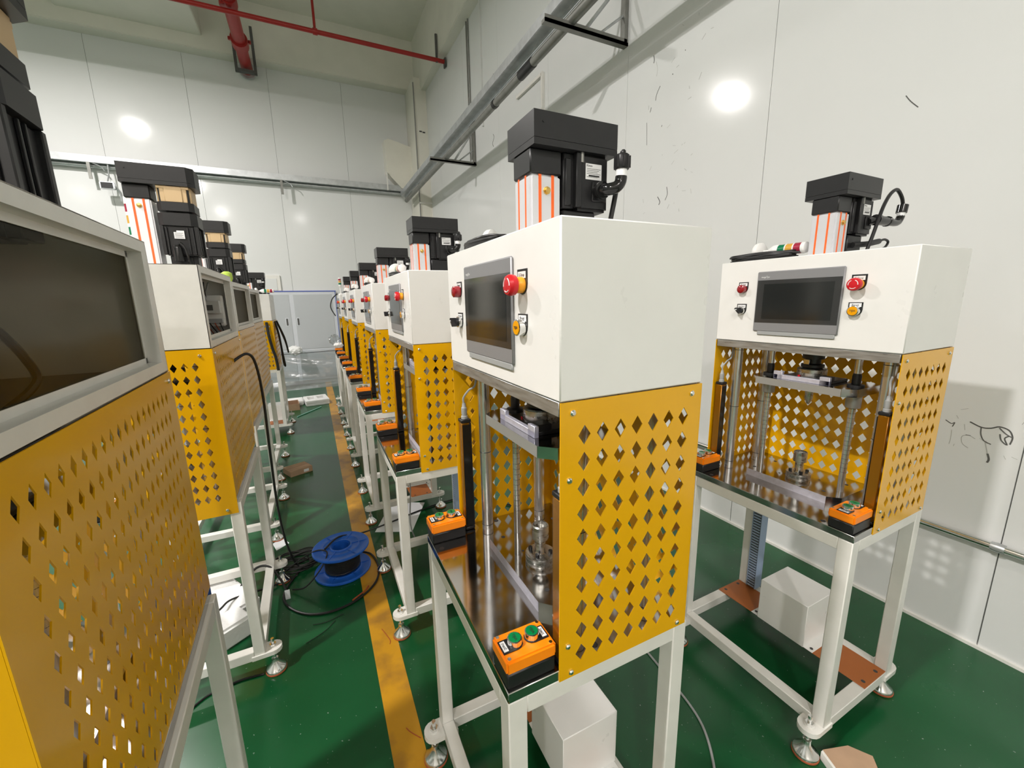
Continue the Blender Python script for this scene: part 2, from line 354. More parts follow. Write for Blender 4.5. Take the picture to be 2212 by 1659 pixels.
# ---- tray along the right wall
tr=thing('cable_tray','long galvanised channel with dark tube beneath on brackets along right wall','cable tray',(0,0,0))
MB().box(1.466,1.478,-5,7.95,3.63,3.715).box(1.466,1.55,-5,7.95,3.628,3.634).box(1.545,1.552,-5,7.95,3.592,3.66).obj('channel','galv',tr)
MB().cyl((1.562,-5,3.545),(1.562,7.9,3.545),.036,16).obj('tube','galvdark',tr)
for y in (2.62,3.42): MB().cyl((1.562,y,3.545),(1.562,y+.24 if y<3 else y+.05,3.545),.041,16).obj('sleeve','blacksat',tr)
for y in (2.05,5.2):
    k=thing('wall_bracket',('dark steel triangular bracket carrying the tray near the picture top' if y<3 else 'dark steel triangular bracket carrying the tray nearer the corner column'),'bracket',(0,y,0))
    wx=WX-.0218*y
    MB().box(1.33,wx,-.025,.025,3.485,3.508).box(1.33,wx,-.025,-.02,3.485,3.53).obj('arm','galvdark',k)
    MB().box(wx-.04,wx-.012,-.025,.025,3.49,4.12).obj('upright','galvdark',k)
    MB().tube([(1.68,0,3.51),(wx-.03,0,3.95)],.014,6,1).obj('brace','galv',k)
    MB().tube([(wx-.28,0,3.51),(wx-.03,0,3.70)],.010,6,1).obj('brace','galv',k)
cdt=thing('conduit','pair of thin vertical steel conduits on the right wall below the beam','conduit',(0,5.3,0))
for dy in (0,.07): MB().cyl((WX-.116-.012,dy,3.6),(WX-.116-.012,dy,5.4),.009,8).obj('pipe','galvdark',cdt)
# white trunking
tk=thing('trunking','white plastic cable trunking stepping down the right wall','trunking',(WX,0,0),WA)
MB().box(-.03,0,3.30,3.86,3.83,3.86).obj('duct','frame',tk); MB().box(-.03,0,3.28,3.31,3.25,3.86).obj('duct','frame',tk)
MB().box(-.025,0,4.86,4.885,3.9,5.4).obj('duct','wallpanel',tk)
tk2=thing('trunking','thin white trunking round the corner column under the tray','trunking',(0,0,0))
MB().box(1.72,2.0,7.47,7.50,3.42,3.45).obj('duct','frame',tk2); MB().box(1.96,1.99,7.46,7.50,0,3.45).obj('duct','frame',tk2); MB().box(1.72,1.735,7.48,7.50,0,5.5).obj('duct','seam',tk2)
MB().box(1.215,1.235,7.93,7.97,3.72,4.05).obj('duct','frame',tk2)
# ---- handrail pipe low on the right wall
hp=thing('wall_pipe','silver pipe running low along the right wall','pipe',(WX,0,0),WA)
MB().cyl((-.03,-5,.50),(-.03,7.4,.50),.015,14).obj('pipe','chrome',hp)
for y in (-.36,.9,2.1,3.3): MB().box(-.05,0,y-.012,y+.012,.495,.505).lathe([(.019,-.02),(.021,0),(.019,.02)],12,(-.03,y,.50),'y').obj('clip','galv',hp)
# ---- fire pipes
fp=thing('fire_pipe','thick red fire main ending in a flange at the back wall','pipe',(0,0,0))
MB().cyl((-.93,-5,5.46),(-.93,8.15,5.46),.085,24).obj('pipe','redpipe',fp)
MB().cyl((-.93,7.18,5.46),(-.93,7.36,5.46),.115,20).obj('coupling','redpipe',fp); MB().cyl((-.93,6.2,5.46),(-.93,6.38,5.46),.10,20).obj('coupling','redpipe',fp)
for s_ in (-1,1): MB().cyl((-.93+s_*.13,7.27,5.46),(-.93+s_*.13,7.27,5.50),.02,8).obj('bolt','redpipe',fp)
for s_ in (-1,1): MB().box(-.93+s_*.135-.02,-.93+s_*.135+.02,7.85,7.89,5.30,6.0).obj('hanger','scuff',fp)
MB().box(-1.08,-.78,7.83,7.91,5.31,5.35).obj('hanger','scuff',fp)
MB().lathe([(.10,0),(.13,.0),(.13,.04),(.10,.04)],20,(-.93,8.10,5.46),'y').obj('flange','galv',fp)
fb=thing('fire_pipe','thin red branch pipe crossing above the rows to the right wall','pipe',(0,6.29,5.32))
MB().cyl((-4,0,0),(1.97,0,0),.030,16).obj('pipe','redpipe',fb)
MB().cyl((-.99,0,.05),(-.99,0,.14),.05,12).obj('tee','redpipe',fb)
MB().cyl((.08,0,0),(.08,0,1.0),.018,10).obj('dropper','redpipe',fb)
MB().cyl((.05,0,0),(.11,0,0),.042,12).obj('tee','redpipe',fb)
MB().box(1.82,1.85,-.015,.015,-.03,.36).obj('hanger','scuff',fb); MB().box(1.955,1.975,-.04,.04,-.08,.05).obj('hanger','scuff',fb)
cv=tag(MB().lathe([(.16,0),(.16,-.03),(.13,-.06)],28,(-.02,6.9,6.4)).obj('ceiling_cover','tan'),'round tan cover on the ceiling at the top edge','ceiling fitting')
# ---- lamps
lampg='high bay lamps under the ceiling'
for i,(x,y,pw) in enumerate(LAMPS):
    t=thing('high_bay_lamp','round silver high bay lamp hanging out of view, from the lamp rows or added as fill','lamp',(x,y,LAMP_Z-(.18 if i==0 else 0)),0,lampg)
    MB().lathe([(.05,.32),(.07,.26),(.10,.20),(.24,.03),(.25,.0),(.235,.0),(.22,.03)],28).obj('shade','lamp',t)
    MB().cyl((0,0,.32),(0,0,6.4-LAMP_Z+(.18 if i==0 else 0)),.012,8).obj('stem','lamp',t)
    MB().cyl((0,0,.018),(0,0,.024),.13,24).obj('lens','lampglow',t)
    L=bpy.data.lights.new('lamp_light','AREA'); L.shape='DISK'; L.size=.24; L.energy=LAMP_W*pw; L.color=(1,.955,.925)
    lo=bpy.data.objects.new('lamp_light',L); C.objects.link(lo); lo.parent=t; lo.location=(0,0,-.005)
# ---- floodlight / camera on the back wall
t=thing('floodlight','small grey floodlight hanging under the tray, far left','floodlight',(-3.0,8.0,3.40))
MB().box(-.09,.09,-.10,-.04,-.05,.06,.01).obj('housing','galv',t); MB().box(-.07,.07,-.106,-.10,-.035,.045).obj('lens','blacksat',t); MB().tube([(0,-.05,.06),(.02,0,.2),(.02,.03,.34)],.01,6).obj('bracket','galv',t)
MB().tube([(.08,-.05,0),(.12,-.02,-.08),(.12,0,-.2)],.02,6).obj('bracket','galv',t)

# ================================================================ PRESS MACHINE
def oct_(v0,v1,hw,c): return [(v0,-hw+c),(v0+c,-hw),(v1-c,-hw),(v1,-hw+c),(v1,hw-c),(v1-c,hw),(v0+c,hw),(v0,hw-c)]
ZPT=.8304; ZPB=.807
def foot(root,v,u,d):
    f=MB()
    n=9; P=[(v-d*.0-.034*0,0)]
    poly=[(v+d*.075,u-.034),(v,u-.034)]+[(v-d*.034*math.sin(PI*k/8),u-.034*math.cos(PI*k/8)) for k in range(1,8)]+[(v,u+.034),(v+d*.075,u+.034)]
    f.prism(poly,.103,.121); f.cyl((v,u,.121),(v,u,.124),.0165,14)
    o=f.obj('foot_bracket','frame',root)
    MB().lathe([(.0065,.035),(.0065,.158)],12,(v,u,0)).lathe([(.013,.124),(.013,.134)],6,(v,u,0)).obj('bolt','chrome',o)
    MB().lathe([(.039,.009),(.039,.014),(.036,.019),(.013,.045),(.0125,.062),(.009,.064)],28,(v,u,0)).obj('foot_pad','chrome',o)
    MB().lathe([(.037,.0),(.0405,.003),(.0405,.009),(.036,.009)],24,(v,u,0)).obj('rubber_ring','ring',o)
def stand(root,hw,v0,v1,zt_,feet_u,fv,bv):
    s=.04; zb=.10
    for a,b in ((v0,-hw),(v0,hw-s),(v1-s,-hw),(v1-s,hw-s)):
        MB().box(a,a+s,b,b+s,zb,zt_,.0025).obj('leg','frame',root)
    for a in (v0,v1-s):
        MB().box(a,a+s,-hw+s,hw-s,zt_-s,zt_,.002).obj('top_rail','frame',root); MB().box(a,a+s,-hw+s,hw-s,zb,zb+s,.002).obj('bottom_rail','frame',root)
    for b in (-hw,hw-s):
        MB().box(v0+s,v1-s,b,b+s,zt_-s,zt_,.002).obj('top_rail','frame',root); MB().box(v0+s,v1-s,b,b+s,zb,zb+s,.002).obj('bottom_rail','frame',root)
    for u in (-feet_u,feet_u):
        foot(root,fv,u,1); foot(root,bv,u,-1)
def button(par,name,v,u,z,rcol,col_,h=.012,r=.0148):
    MB().lathe([(r,0),(r*1.02,h*.35),(r*.98,h),(r*.86,h*1.04)],24,(v,u,z)).obj('button_ring','chrome',par)
    return MB().lathe([(r*.84,h*.9),(r*.82,h*1.08)],22,(v,u,z)).obj(name,col_,par)
def button_station(root,u,lab=True):
    v0,v1=-.110,-.003; u0,u1=u-.036,u+.036; zt=.8915
    st=MB().box(v0,v1,u0,u1,.863,zt,.004).obj('button_station','orange',root)
    MB().box(v0+.0015,v1-.0015,u0+.0015,u1-.0015,ZPT,.8628,.003).obj('station_base','black',st)
    for k,(bv,sg) in enumerate(((-.0765,-1),(-.0385,1))):
        MB().prism([(bv-.018,u-.015),(bv+sg*.0+.018*0+bv*0,u-.018)] if 0 else [(bv+sg*.030,u-.016),(bv+sg*.030,u+.016)]+[(bv-sg*.0165*math.sin(PI*t/6),u+.0165*math.cos(PI*t/6)) for t in range(0,7)],zt,zt+.002).obj('legend_plate','black',st)
        MB().box(bv+sg*.0178,bv+sg*.0275,u-.0125,u+.0125,zt+.002,zt+.0028).obj('tag','tag',st)
        if lab: text('lettering','Start',.0085,'ink',st,face_mtx((bv+sg*.0226,u,zt+.0032),(0,-sg*1,0) if sg<0 else (0,-1,0),(sg*-1 if sg<0 else 1,0,0) if 0 else (1,0,0)))
        b=button(st,'green_button',bv,u,zt+.002,None,'green')
        if lab: text('lettering','YIJIA',.0085,'ink',st,face_mtx((bv,u,zt+.002+.0134),(0,-1,0),(1,0,0)))
    s=MB()
    for a in (v0+.009,v1-.009):
        for b in (u0+.008,u1-.008): s.cyl((a,b,zt),(a,b,zt+.0012),.0036,10)
    s.obj('cover_screws','chrome',st)
def panel_item(root,u,z,w=.040,h=.082,low=.05):
    """black legend plate on the front face; returns nothing"""
    P=[(u+w/2,z+h-low),(u-w/2,z+h-low)]+[(u-w/2*math.cos(PI*k/8),z-w/2*math.sin(PI*k/8)) for k in range(0,9)]
    return MB().prism(P,-.0035,0,'x').obj('legend_plate','black',root)
def arrows(root,x,u,z,r):
    for k in range(3):
        a0=PI/2+k*2*PI/3+.35
        pts=[(x,u+r*math.cos(a0+j*.22),z+r*math.sin(a0+j*.22)) for j in range(7)]
        MB().tube(pts,.0011,5,1).obj('arrow_mark','tag',root)
def light_curtain(root,u,s):
    # s=+1 on the far side (window faces -u)
    a,b=.006,.036
    MB().box(a,b,u-.014,u+.014,.842,1.186,.002).obj('light_curtain','amber',root)
    lc=[c for c in root.children if c.name.startswith('light_curtain')][-1]
    MB().box(a+.002,b-.004,u-s*.0145,u-s*.0165,.845,1.18).obj('sensor_window','blackgloss',lc)
    MB().box(b-.006,b+.001,u-.0148,u+.0148,.843,1.185,.001).obj('back_channel','black',lc)
    MB().box(a-.001,b+.001,u-.0155,u+.0155,1.186,1.197,.002).obj('end_cap','black',lc); MB().box(a-.001,b+.001,u-.0155,u+.0155,.832,.842,.002).obj('end_cap','black',lc)
    MB().lathe([(.010,0),(.010,.008),(.0075,.010),(.0085,.014),(.0085,.034),(.0065,.036),(.005,.048)],14,((a+b)/2,u,1.197)).obj('connector','grey',lc)
    MB().tube([((a+b)/2,u,1.243),((a+b)/2,u,1.262),((a+b)/2+.015,u-s*.008,1.285),(.055,u-s*.012,1.30),(.06,u-s*.012,1.349)],.0032,6).obj('cable','grey',lc)
def servo(root,kind,ztop):
    # aluminium actuator column
    v0,v1,u0,u1=.0855,.1616,-.043,.036
    zc={'R':1.8152,'L':1.951}[kind]; zk={'R':1.8645,'L':2.0}[kind]; zz={'R':1.9298,'L':2.069}[kind]
    v1c={'R':.298,'L':.318}[kind]; dv={'R':0,'L':.010}[kind]
    v0+=dv; v1+=dv
    ac=MB().box(v0,v1,u0,u1,ztop,zc,.005).obj('actuator_column','alu',root)
    for f in (.30,.72):
        MB().box(v0-.0006,v0+.001,u0+(u1-u0)*f-.0028,u0+(u1-u0)*f+.0028,ztop,zc-.001).obj('orange_stripe','orangestripe',ac)
        MB().box(v0+(v1-v0)*f-.0035,v0+(v1-v0)*f+.0035,u0-.0006,u0+.001,ztop,zc-.001).obj('orange_stripe','orangestripe',ac)
    vb=v0+(v1-v0)*.52; zb_={'R':1.782,'L':1.925}[kind]
    MB().lathe([(.0085,0),(.0085,.003),(.0065,.003),(.0065,.007),(.003,.008)],8,(vb,u0,zb_),'y').obj('brass_plug','brass',ac)
    bp=[c for c in ac.children if c.name.startswith('brass')][-1]
    bp.location=(0,2*u0,0); bp.scale=(1,-1,1)
    MB().box(v0-.0015,v1+.0015,u0-.0015,u1+.0015,zc,zk,.003).obj('collar','blacksat',ac)
    cp=MB()
    cp.prism([(.0825+dv,-.0655),(v1c-.022,-.0655),(v1c,-.045),(v1c,.045),(v1c-.022,.0615),(.0825+dv,.0615)] if kind=='L' else [(.0825,-.0655),(v1c,-.0655),(v1c,.0615),(.0825,.0615)],zk,zk+.013)
    cp.prism([(.0825+dv,-.0655),(v1c-.022,-.0655),(v1c,-.045),(v1c,.045),(v1c-.022,.0615),(.0825+dv,.0615)] if kind=='L' else [(.0825,-.0655),(v1c,-.0655),(v1c,.0615),(.0825,.0615)],zk+.0138,zz)
    cpo=cp.obj('belt_cover','blacksat',root)
    MB().cyl((.105+dv,-.0655,zz-.02),(.105+dv,-.067,zz-.02),.003,8).obj('screw','black',cpo)
    if kind=='R':
        a,b,z0,z1,hu=.196,.283,1.745,1.8645,.055
        mo=MB().box(a,b,-hu,hu,z0,z1,.006)
        mo.box(a-.004,a+.012,-hu-.004,-hu+.012,z0+.006,z1,.002).box(a-.026,a-.010,-hu+.006,hu-.006,z0+.01,z1-.012,.002)
        mo.box(.166,.196,-hu+.01,hu-.01,z0+.004,z1,.003)
        m_=mo.obj('servo_motor','black',root)
        MB().cyl((a+.012,-hu-.001,z1-.02),(a+.012,-hu-.001,z1+.0),.005,8).obj('bolt','galvdark',m_)
        MB().box(a-.03,b-.028,-hu+.01,hu-.01,1.6775,z0,.003).obj('motor_base','black',m_)
        lv0,lv1,lz0,lz1=.219,.2625,1.812,1.845
        MB().box(lv0,lv1,-hu-.0008,-hu,lz0,lz1,.001 if 0 else 0).obj('rating_label','tag',m_)
        text('lettering','Kinco',.0068,'ink',m_,face_mtx((lv0+.010,-hu-.0012,lz1-.0045),(1,0,0),(0,0,1)))
        for k in range(6): MB().box(lv0+.003,lv1-.003-.008*((k*37)%3)/2,-hu-.0011,-hu-.0008,lz1-.011-k*.0034,lz1-.0103-k*.0034).obj('print_line','ink',m_) if k!=4 else MB().box(lv0+.008,lv1-.006,-hu-.0011,-hu-.0008,lz1-.0265,lz1-.0235).obj('bar_code','ink',m_)
        # power connector, elbow and cable
        c=MB().lathe([(.019,0),(.019,.006),(.014,.007),(.014,.014),(.0165,.015),(.0165,.022)],18,(.252,-hu-.022,1.787),'y').tube([(.252,-hu-.020,1.787),(.258,-hu-.034,1.786),(.272,-hu-.042,1.790),(.281,-hu-.044,1.800),(.283,-hu-.045,1.812)],.013,12)
        c.obj('connector','blackgloss',m_)
        MB().box(.236,.276,-hu-.004,-hu,1.766,1.808,.002).obj('connector_flange','black',m_)
        MB().cyl((.283,-hu-.045,1.812),(.283,-hu-.045,1.826),.0125,16).obj('connector_sleeve','tag',m_)
        kn=MB().lathe([(.0145,0),(.0165,.003),(.0165,.026),(.013,.031),(.006,.032)],18,(.284,-hu-.045,1.826))
        for k in range(9):
            a_=2*PI*k/9; kn.cyl((.284+.0165*math.cos(a_),-hu-.045+.0165*math.sin(a_),1.829),(.284+.0165*math.cos(a_),-hu-.045+.0165*math.sin(a_),1.853),.0025,6)
        kn.obj('connector_knob','black',m_)
        MB().tube([(.284,-hu-.045,1.858),(.286,-hu-.046,1.862),(.296,-hu-.03,1.862),(.298,-hu-.02,1.83),(.290,-hu-.015,1.77),(.279,-hu-.008,1.70),(.275,-hu-.005,1.678)],.0058,8).obj('cable','rubber',m_)
        MB().lathe([(.012,0),(.012,.02),(.008,.03)],12,(.262,-.03,1.69),'x').tube([(.285,-.03,1.69),(.318,-.03,1.692),(.325,-.01,1.688),(.30,.0,1.6825)],.004,6).obj('encoder_connector','rubber',m_)
    else:
        a,b,hu=.192,.300,.058
        def oc(i,z0,z1,c=.018,grow=0):
            return MB().prism([(a-grow,-hu-grow+c),(a-grow+c,-hu-grow),(b+grow-c,-hu-grow),(b+grow,-hu-grow+c),(b+grow,hu+grow-c),(b+grow-c,hu+grow),(a-grow+c,hu+grow),(a-grow,hu+grow-c)],z0,z1)
        g=MB().box(a+.012,b-.012,-hu+.002,hu-.002,1.942,2.0,.002).box(a,b,-hu+.014,hu-.014,1.942,2.0,.002).box(a+.004,b-.004,-hu,hu,1.990,2.0,.001).box(a+.026,b-.026,-hu-.001,hu+.001,1.942,2.0,.002).obj('gearbox','tan',root)
        k=MB()
        for s1 in (a+.012,b-.012):
            for s2 in (-hu+.010,hu-.010): k.cyl((s1,s2,1.942),(s1,s2,1.992),.006,8)
        k.obj('gearbox_bolts','blacksat',g)
        oc(0,1.910,1.942,.016,.004).obj('adapter_flange','blacksat',root)
        mo=oc(0,1.856,1.902,.02,.008); mo.prism([(a+.02,-hu+.02),(b-.02,-hu+.02),(b-.02,hu-.02),(a+.02,hu-.02)],1.902,1.911)
        mo.box(a+.002,b-.002,-hu+.002,hu-.002,1.746,1.856,.004)
        for s1 in (-1,1):
            for s2 in (-hu,hu-.014): mo.box(b-.008 if s1>0 else a-.006,b+.006 if s1>0 else a+.008,s2,s2+.014,1.748,1.856,.002)
            for vv in (a+.002,a+.012,b-.030,b-.014): mo.box(vv,vv+.006,s1*(hu+.003)-.003,s1*(hu+.003)+.003,1.75,1.85,.001)
        for yy in (-.012,.006): mo.box(b-.002,b+.003,yy,yy+.005,1.75,1.852,.001)
        m_=mo.obj('servo_motor','blacksat',root)
        MB().box(a+.010,b-.035,-hu+.012,hu-.012,1.69,1.746,.003).box(b-.03,b-.012,-.03,.03,1.69,1.746,.002).obj('motor_base','blacksat',m_)
        MB().box(.229,.262,-hu-.0068,-hu-.006,1.808,1.832).box(.238,.262,-hu-.0068,-hu-.006,1.832,1.838).obj('rating_label','tag',m_)
        for k in range(5): MB().box(.232,.258-.004*(k%2),-hu-.0072,-hu-.0068,1.828-k*.004,1.8288-k*.004).obj('print_line','ink',m_)
        MB().lathe([(.016,0),(.016,.05),(.012,.06),(.008,.062)],16,(.236,-hu-.02,1.722)).tube([(.236,-hu-.02,1.77),(.248,-hu-.03,1.79),(.262,-hu-.025,1.765),(.264,-hu-.01,1.70)],.004,6).lathe([(.02,0),(.02,.012)],14,(.236,-hu-.02,1.70)).obj('connector','blackgloss',m_)
def under(root,hw):
    sh=MB().box(.155,.308,-hw+.002,hw-.002,.1405,.1425,.0005).obj('shelf_plate','copper',root)
    hb=MB()
    for a in (.185,.275):
        for b in (-hw+.02,hw-.02): hb.cyl((a,b,.1425),(a,b,.1430),.007,10)
    hb.obj('bolt_holes','groove',sh)
    bx=MB().box(.146,.338,-.092,.098,.1445,.332,.002).obj('junction_box','white',root)
    MB().box(.152,.334,-.124,.130,.1430,.1455,.001).obj('mounting_flange','white',bx)
    hb=MB()
    for a in (.170,.315):
        for b in (-.112,.118): hb.cyl((a,b,.1455),(a,b,.1475),.006,8)
    hb.obj('bolts','groove',bx)
    # cable duct on the rear leg
    du=MB().box(.334,.349,hw-.088,hw-.044,.145,ZPB-.04,.001).box(.300,.334,hw-.088,hw-.085,.145,ZPB-.04).box(.300,.334,hw-.047,hw-.044,.145,ZPB-.04)
    dd=du.obj('cable_duct','duct',root)
    du=MB()
    for k in range(44):
        z=.152+k*.0138; du.box(.299,.302,hw-.083,hw-.049,z,z+.0075)
    du.obj('slot_bars','duct',dd)['kind']='stuff'
    MB().box(.304,.308,hw-.085,hw-.047,.147,ZPB-.042).obj('duct_inside','groove',dd)
def machine(kind,label,loc,rz,screens=True):
    root=thing('press_machine',label,'machine',(0,0,0),0,'press machines standing in rows')
    hw={'R':.30,'L':.353}[kind]; D={'R':.3387,'L':.337}[kind]
    z0={'R':.8054,'L':.7665}[kind]; zw={'R':1.3752,'L':1.402}[kind]; zt={'R':1.677,'L':1.690}[kind]; zs=zw-.0275
    stand(root,hw,-.111,.350,ZPB,{'R':.2705,'L':.325}[kind],-.138,.3765)
    MB().box(-.111,.340,-hw,hw,ZPB,ZPT,.0015).obj('base_plate','steel',root)
    hb=MB()
    for a,b in ((-.091,.207),(-.091,-.205),(.115,.286-.01),(.10,-.28),(.29,.20),(.29,-.2)): hb.lathe([(.0075,ZPT+.0002),(.0075,ZPT+.0006),(.0045,ZPT+.0006)],12,(a,b,0))
    hb.obj('bolt_holes','groove',root)
    # shelf plate with box
    if kind=='R': under(root,hw)
    # die set
    die=MB().prism(oct_(.04,.245,.178,.032),ZPT,.857).obj('lower_die_plate','steel',root)
    MB().box(.0393,.0398,-.145,.145,ZPT,.857).obj('milled_edge','lilac',die)
    hb=MB()
    for a,b in ((.079,.138),(.079,-.118),(.205,.13),(.205,-.13),(.10,.05),(.112,.035),(.15,.05),(.165,-.06)): hb.lathe([(.006 if abs(b)>.1 else .0035,.8571),(.006 if abs(b)>.1 else .0035,.8576),(.003,.8576)],10,(a,b,0))
    hb.obj('bolt_holes','groove',die)
    fx=MB().lathe([(.040,.857),(.040,.868),(.0405,.869),(.0405,.878),(.036,.880),(.016,.880),(.014,.884),(.014,.922),(.0225,.922),(.0225,.958),(.019,.961),(.018,.950)],28,(.125,-.005,0)).obj('fixture_post','brushed',root)
    hb=MB()
    for k in range(4):
        a_=PI/4+k*PI/2; hb.cyl((.125+.028*math.cos(a_),-.005+.028*math.sin(a_),.880),(.125+.028*math.cos(a_),-.005+.028*math.sin(a_),.889),.0055,10)
    hb.obj('socket_screws','black',fx)
    mv=MB().prism(oct_(.04,.245,.178,.032),1.213,1.240).obj('moving_plate','steel',root)
    MB().box(.0393,.0398,-.145,.145,1.2135,1.2395).obj('ground_edge','edge',mv)
    for u in (-.145,.145):
        rd=MB().lathe([(.0105,.857),(.0105,1.34)],18,(.13,u,0)).obj('guide_rod','shaft',root)
        g=MB()
        for k in range(15): g.lathe([(.0107,.93+k*.0165),(.0107,.931+k*.0165)],14,(.13,u,0))
        g.obj('graduations','groove',rd)
        MB().lathe([(.019,1.165),(.022,1.167),(.022,1.213)],20,(.13,u,0)).obj('bushing','edge',rd)
        MB().lathe([(.024,1.240),(.024,1.246),(.013,1.248),(.013,1.275),(.011,1.284)],20,(.13,u,0)).obj('lock_nut','blacksat',rd)
    MB().box(.058,.070,-.10,.09,1.240,1.256,.001).box(.058,.070,-.10,-.068,1.24,1.268,.001).box(.058,.070,.058,.09,1.24,1.268,.001).obj('sensor_bracket','lilac',root)
    MB().box(.07,.20,-.09,.08,1.240,1.250,.002).box(.07,.11,-.09,-.055,1.25,1.266,.001).obj('load_cell_mount','blacksat',root)
    lc=MB().lathe([(.046,1.250),(.046,1.281),(.043,1.284),(.02,1.285)],28,(.13,-.005,0)).obj('load_cell','brushed',root)
    text('lettering','CE',.014,'ink',lc,face_mtx((.13-.0468,-.005+.005,1.264),(0,-1,0),(0,0,1)))
    MB().box(.0835,.0848,.010,.017,1.252,1.26).obj('red_mark','red',lc)
    MB().lathe([(.030,1.285),(.036,1.288),(.036,1.298),(.028,1.300),(.024,1.302),(.024,1.318),(.034,1.319),(.034,zs)],24,(.13,-.005,0)).obj('press_ram','blacksat',root)
    MB().box(.092,.100,-.012,.008,1.300,1.318,.001).obj('ram_clamp','chrome',root)
    MB().lathe([(.004,1.148),(.013,1.168),(.013,1.213)],20,(.13,-.005,0)).obj('upper_punch','brushed',root)
    for v in (.075,.265):
        for u in (-.25,.25):
            p_=MB().lathe([(.0175,ZPT),(.0175,zs)],24,(v,u,0)).obj('guide_pillar','shaft',root)
            g=MB()
            for z in (.846,1.09,1.33): g.lathe([(.0176,z),(.0186,z+.001),(.0176,z+.0022)],18,(v,u,0))
            g.obj('o_rings','black',p_)
    # top plate + control cabinet
    MB().box(-.001,D-.004,-hw+.004,hw-.004,zs,zw-.0012,.001).obj('top_plate','topplate',root)
    t=.0015
    if kind=='R':
        cb=MB().box(-.002,D,-hw-.002,hw+.002,zw,zt,.0025).obj('control_cabinet','white',root)
    else:
        m_=MB(); h2=hw+.002
        m_.box(-.002,.0,-h2,h2,zw,zt).box(-.002,D,-h2,-hw,zw,zt).box(-.002,D,hw,h2,zw,zt).box(-.002,D,-h2,h2,zw,zw+.002).box(-.002,D,-h2,h2,zt-.002,zt)
        b0,b1,c0,c1=-.318,.318,1.427,1.665
        m_.box(D-.002,D,-h2,b0,zw,zt).box(D-.002,D,b1,h2,zw,zt).box(D-.002,D,b0,b1,zw,c0).box(D-.002,D,b0,b1,c1,zt)
        r=.024; m_.box(D-r,D-.002,b0-.002,b0,c0,c1).box(D-r,D-.002,b1,b1+.002,c0,c1).box(D-r,D-.002,b0,b1,c0-.002,c0).box(D-r,D-.002,b0,b1,c1,c1+.002)
        i0,i1,j0,j1=b0+.012,b1-.012,c0+.012,c1-.012
        m_.box(D-r-.002,D-r,b0,i0,c0,c1).box(D-r-.002,D-r,i1,b1,c0,c1).box(D-r-.002,D-r,b0,b1,c0,j0).box(D-r-.002,D-r,b0,b1,j1,c1)
        cb=m_.obj('control_cabinet','frame',root)
        MB().box(.06,.065,-hw+.03,hw-.03,zw+.01,zt-.01).obj('mounting_plate','interior',cb)
        MB().tube([(.26,-.24,1.56),(.26,-.16,1.555),(.262,-.08,1.53),(.265,-.05,1.505),(.268,-.03,1.478),(.27,-.02,1.452),(.265,-.035,1.434),(.25,-.06,1.415)],.0055,7).tube([(.1,-.3,1.43),(.2,-.22,1.415),(.2,-.1,1.412),(.15,0,1.41)],.003,6).obj('inner_cable','rubber',cb)
        MB().box(.07,.312,-.34,.34,zw+.002,zw+.010).obj('dark_floor_sheet','blacksat',cb); MB().box(.27,.285,-.12,-.085,1.413,1.418).obj('cable_tie','tag',cb)  # dark sheet over the cabinet floor, small white tie on it
    # guards
    if kind=='R':
        cols=[.050+.0405*i for i in range(7)]; rows=[1.310-.0506*j for j in range(10)]; a,b=.0135,.019
        bcols=[-.2635+.0405*i for i in range(14)]; brow=rows; ba,bb=.0145,.0185
        sp=[(.024,1.354),(.312,1.356),(.018,1.229),(.018,.881),(.026,.818),(.314,.818)]
    else:
        cols=[.282-.0308*i for i in range(8)]; rows=[1.339-.0454*j for j in range(12)]; a,b=.010,.016
        bcols=[-.290+.0322*i for i in range(19)]; brow=[1.350-.0454*j for j in range(12)]; ba,bb=.0085,.016
        sp=[(.30,1.378),(.024,1.378),(.305,.785),(.02,.785)]
    for s in (-1,1):
        pos=-hw-.0022 if s<0 else hw+.0002
        g=perf(-.001,D,z0,zw-.0015,cols,rows,a,b,'u',pos,.002).obj('side_guard','yellow',root)
        for v,z in sp:
            screw(MB(),(v,-hw-.0022 if s<0 else hw+.0022,z),(0,s,0),.0058,.0045).obj('screw','chrome',g)
    g=perf(-hw-.0022,hw+.0022,z0,zw-.0015,bcols,brow,ba,bb,'v',D+.0003,.002).obj('back_guard','yellow',root)
    for u,z in ((-hw+.03,zw-.02),(hw-.03,zw-.02),(-hw+.03,z0+.02),(hw-.03,z0+.02)):
        screw(MB(),(D+.0023,u,z),(1,0,0),.0058,.0045).obj('screw','chrome',g)
    light_curtain(root,-.278 if kind=='R' else -.32,-1); light_curtain(root,.278 if kind=='R' else .32,1)
    button_station(root,-.259 if kind=='R' else -.31); button_station(root,.270 if kind=='R' else .31)
    servo(root,kind,zt)
    if kind=='R':
        # touch screen
        hm=MB().box(-.0085,-.002,-.133,.146,1.418,1.6326,.003).obj('touch_screen','hmi',root)
        MB().box(-.0075,-.0018,-.126,.130,1.405,1.42,.002).obj('screen_foot','grey',hm)
        MB().box(-.0092,-.0084,-.129,.142,1.450,1.602,.0003).obj('screen_glass','hmidark',hm)
        MB().box(-.0096,-.0091,-.109,.117,1.464,1.588).obj('display','hmiscr',hm)
        text('lettering','mcgsTpc',.0085,'tag',hm,face_mtx((-.0088,.115,1.613),(0,-1,0),(0,0,1)))
        # controls: e-stop, reset, lamp, selector
        UL,UR=.201,-.170
        e=panel_item(root,UR,1.578,.040,.082,.055); e.name='emergency_stop'
        MB().box(-.0045,-.0035,UR-.0155,UR+.0155,1.588,1.6005).obj('tag','tag',e); text('lettering','E-Stop',.0085,'ink',e,face_mtx((-.0048,UR,1.594),(0,-1,0),(0,0,1)))
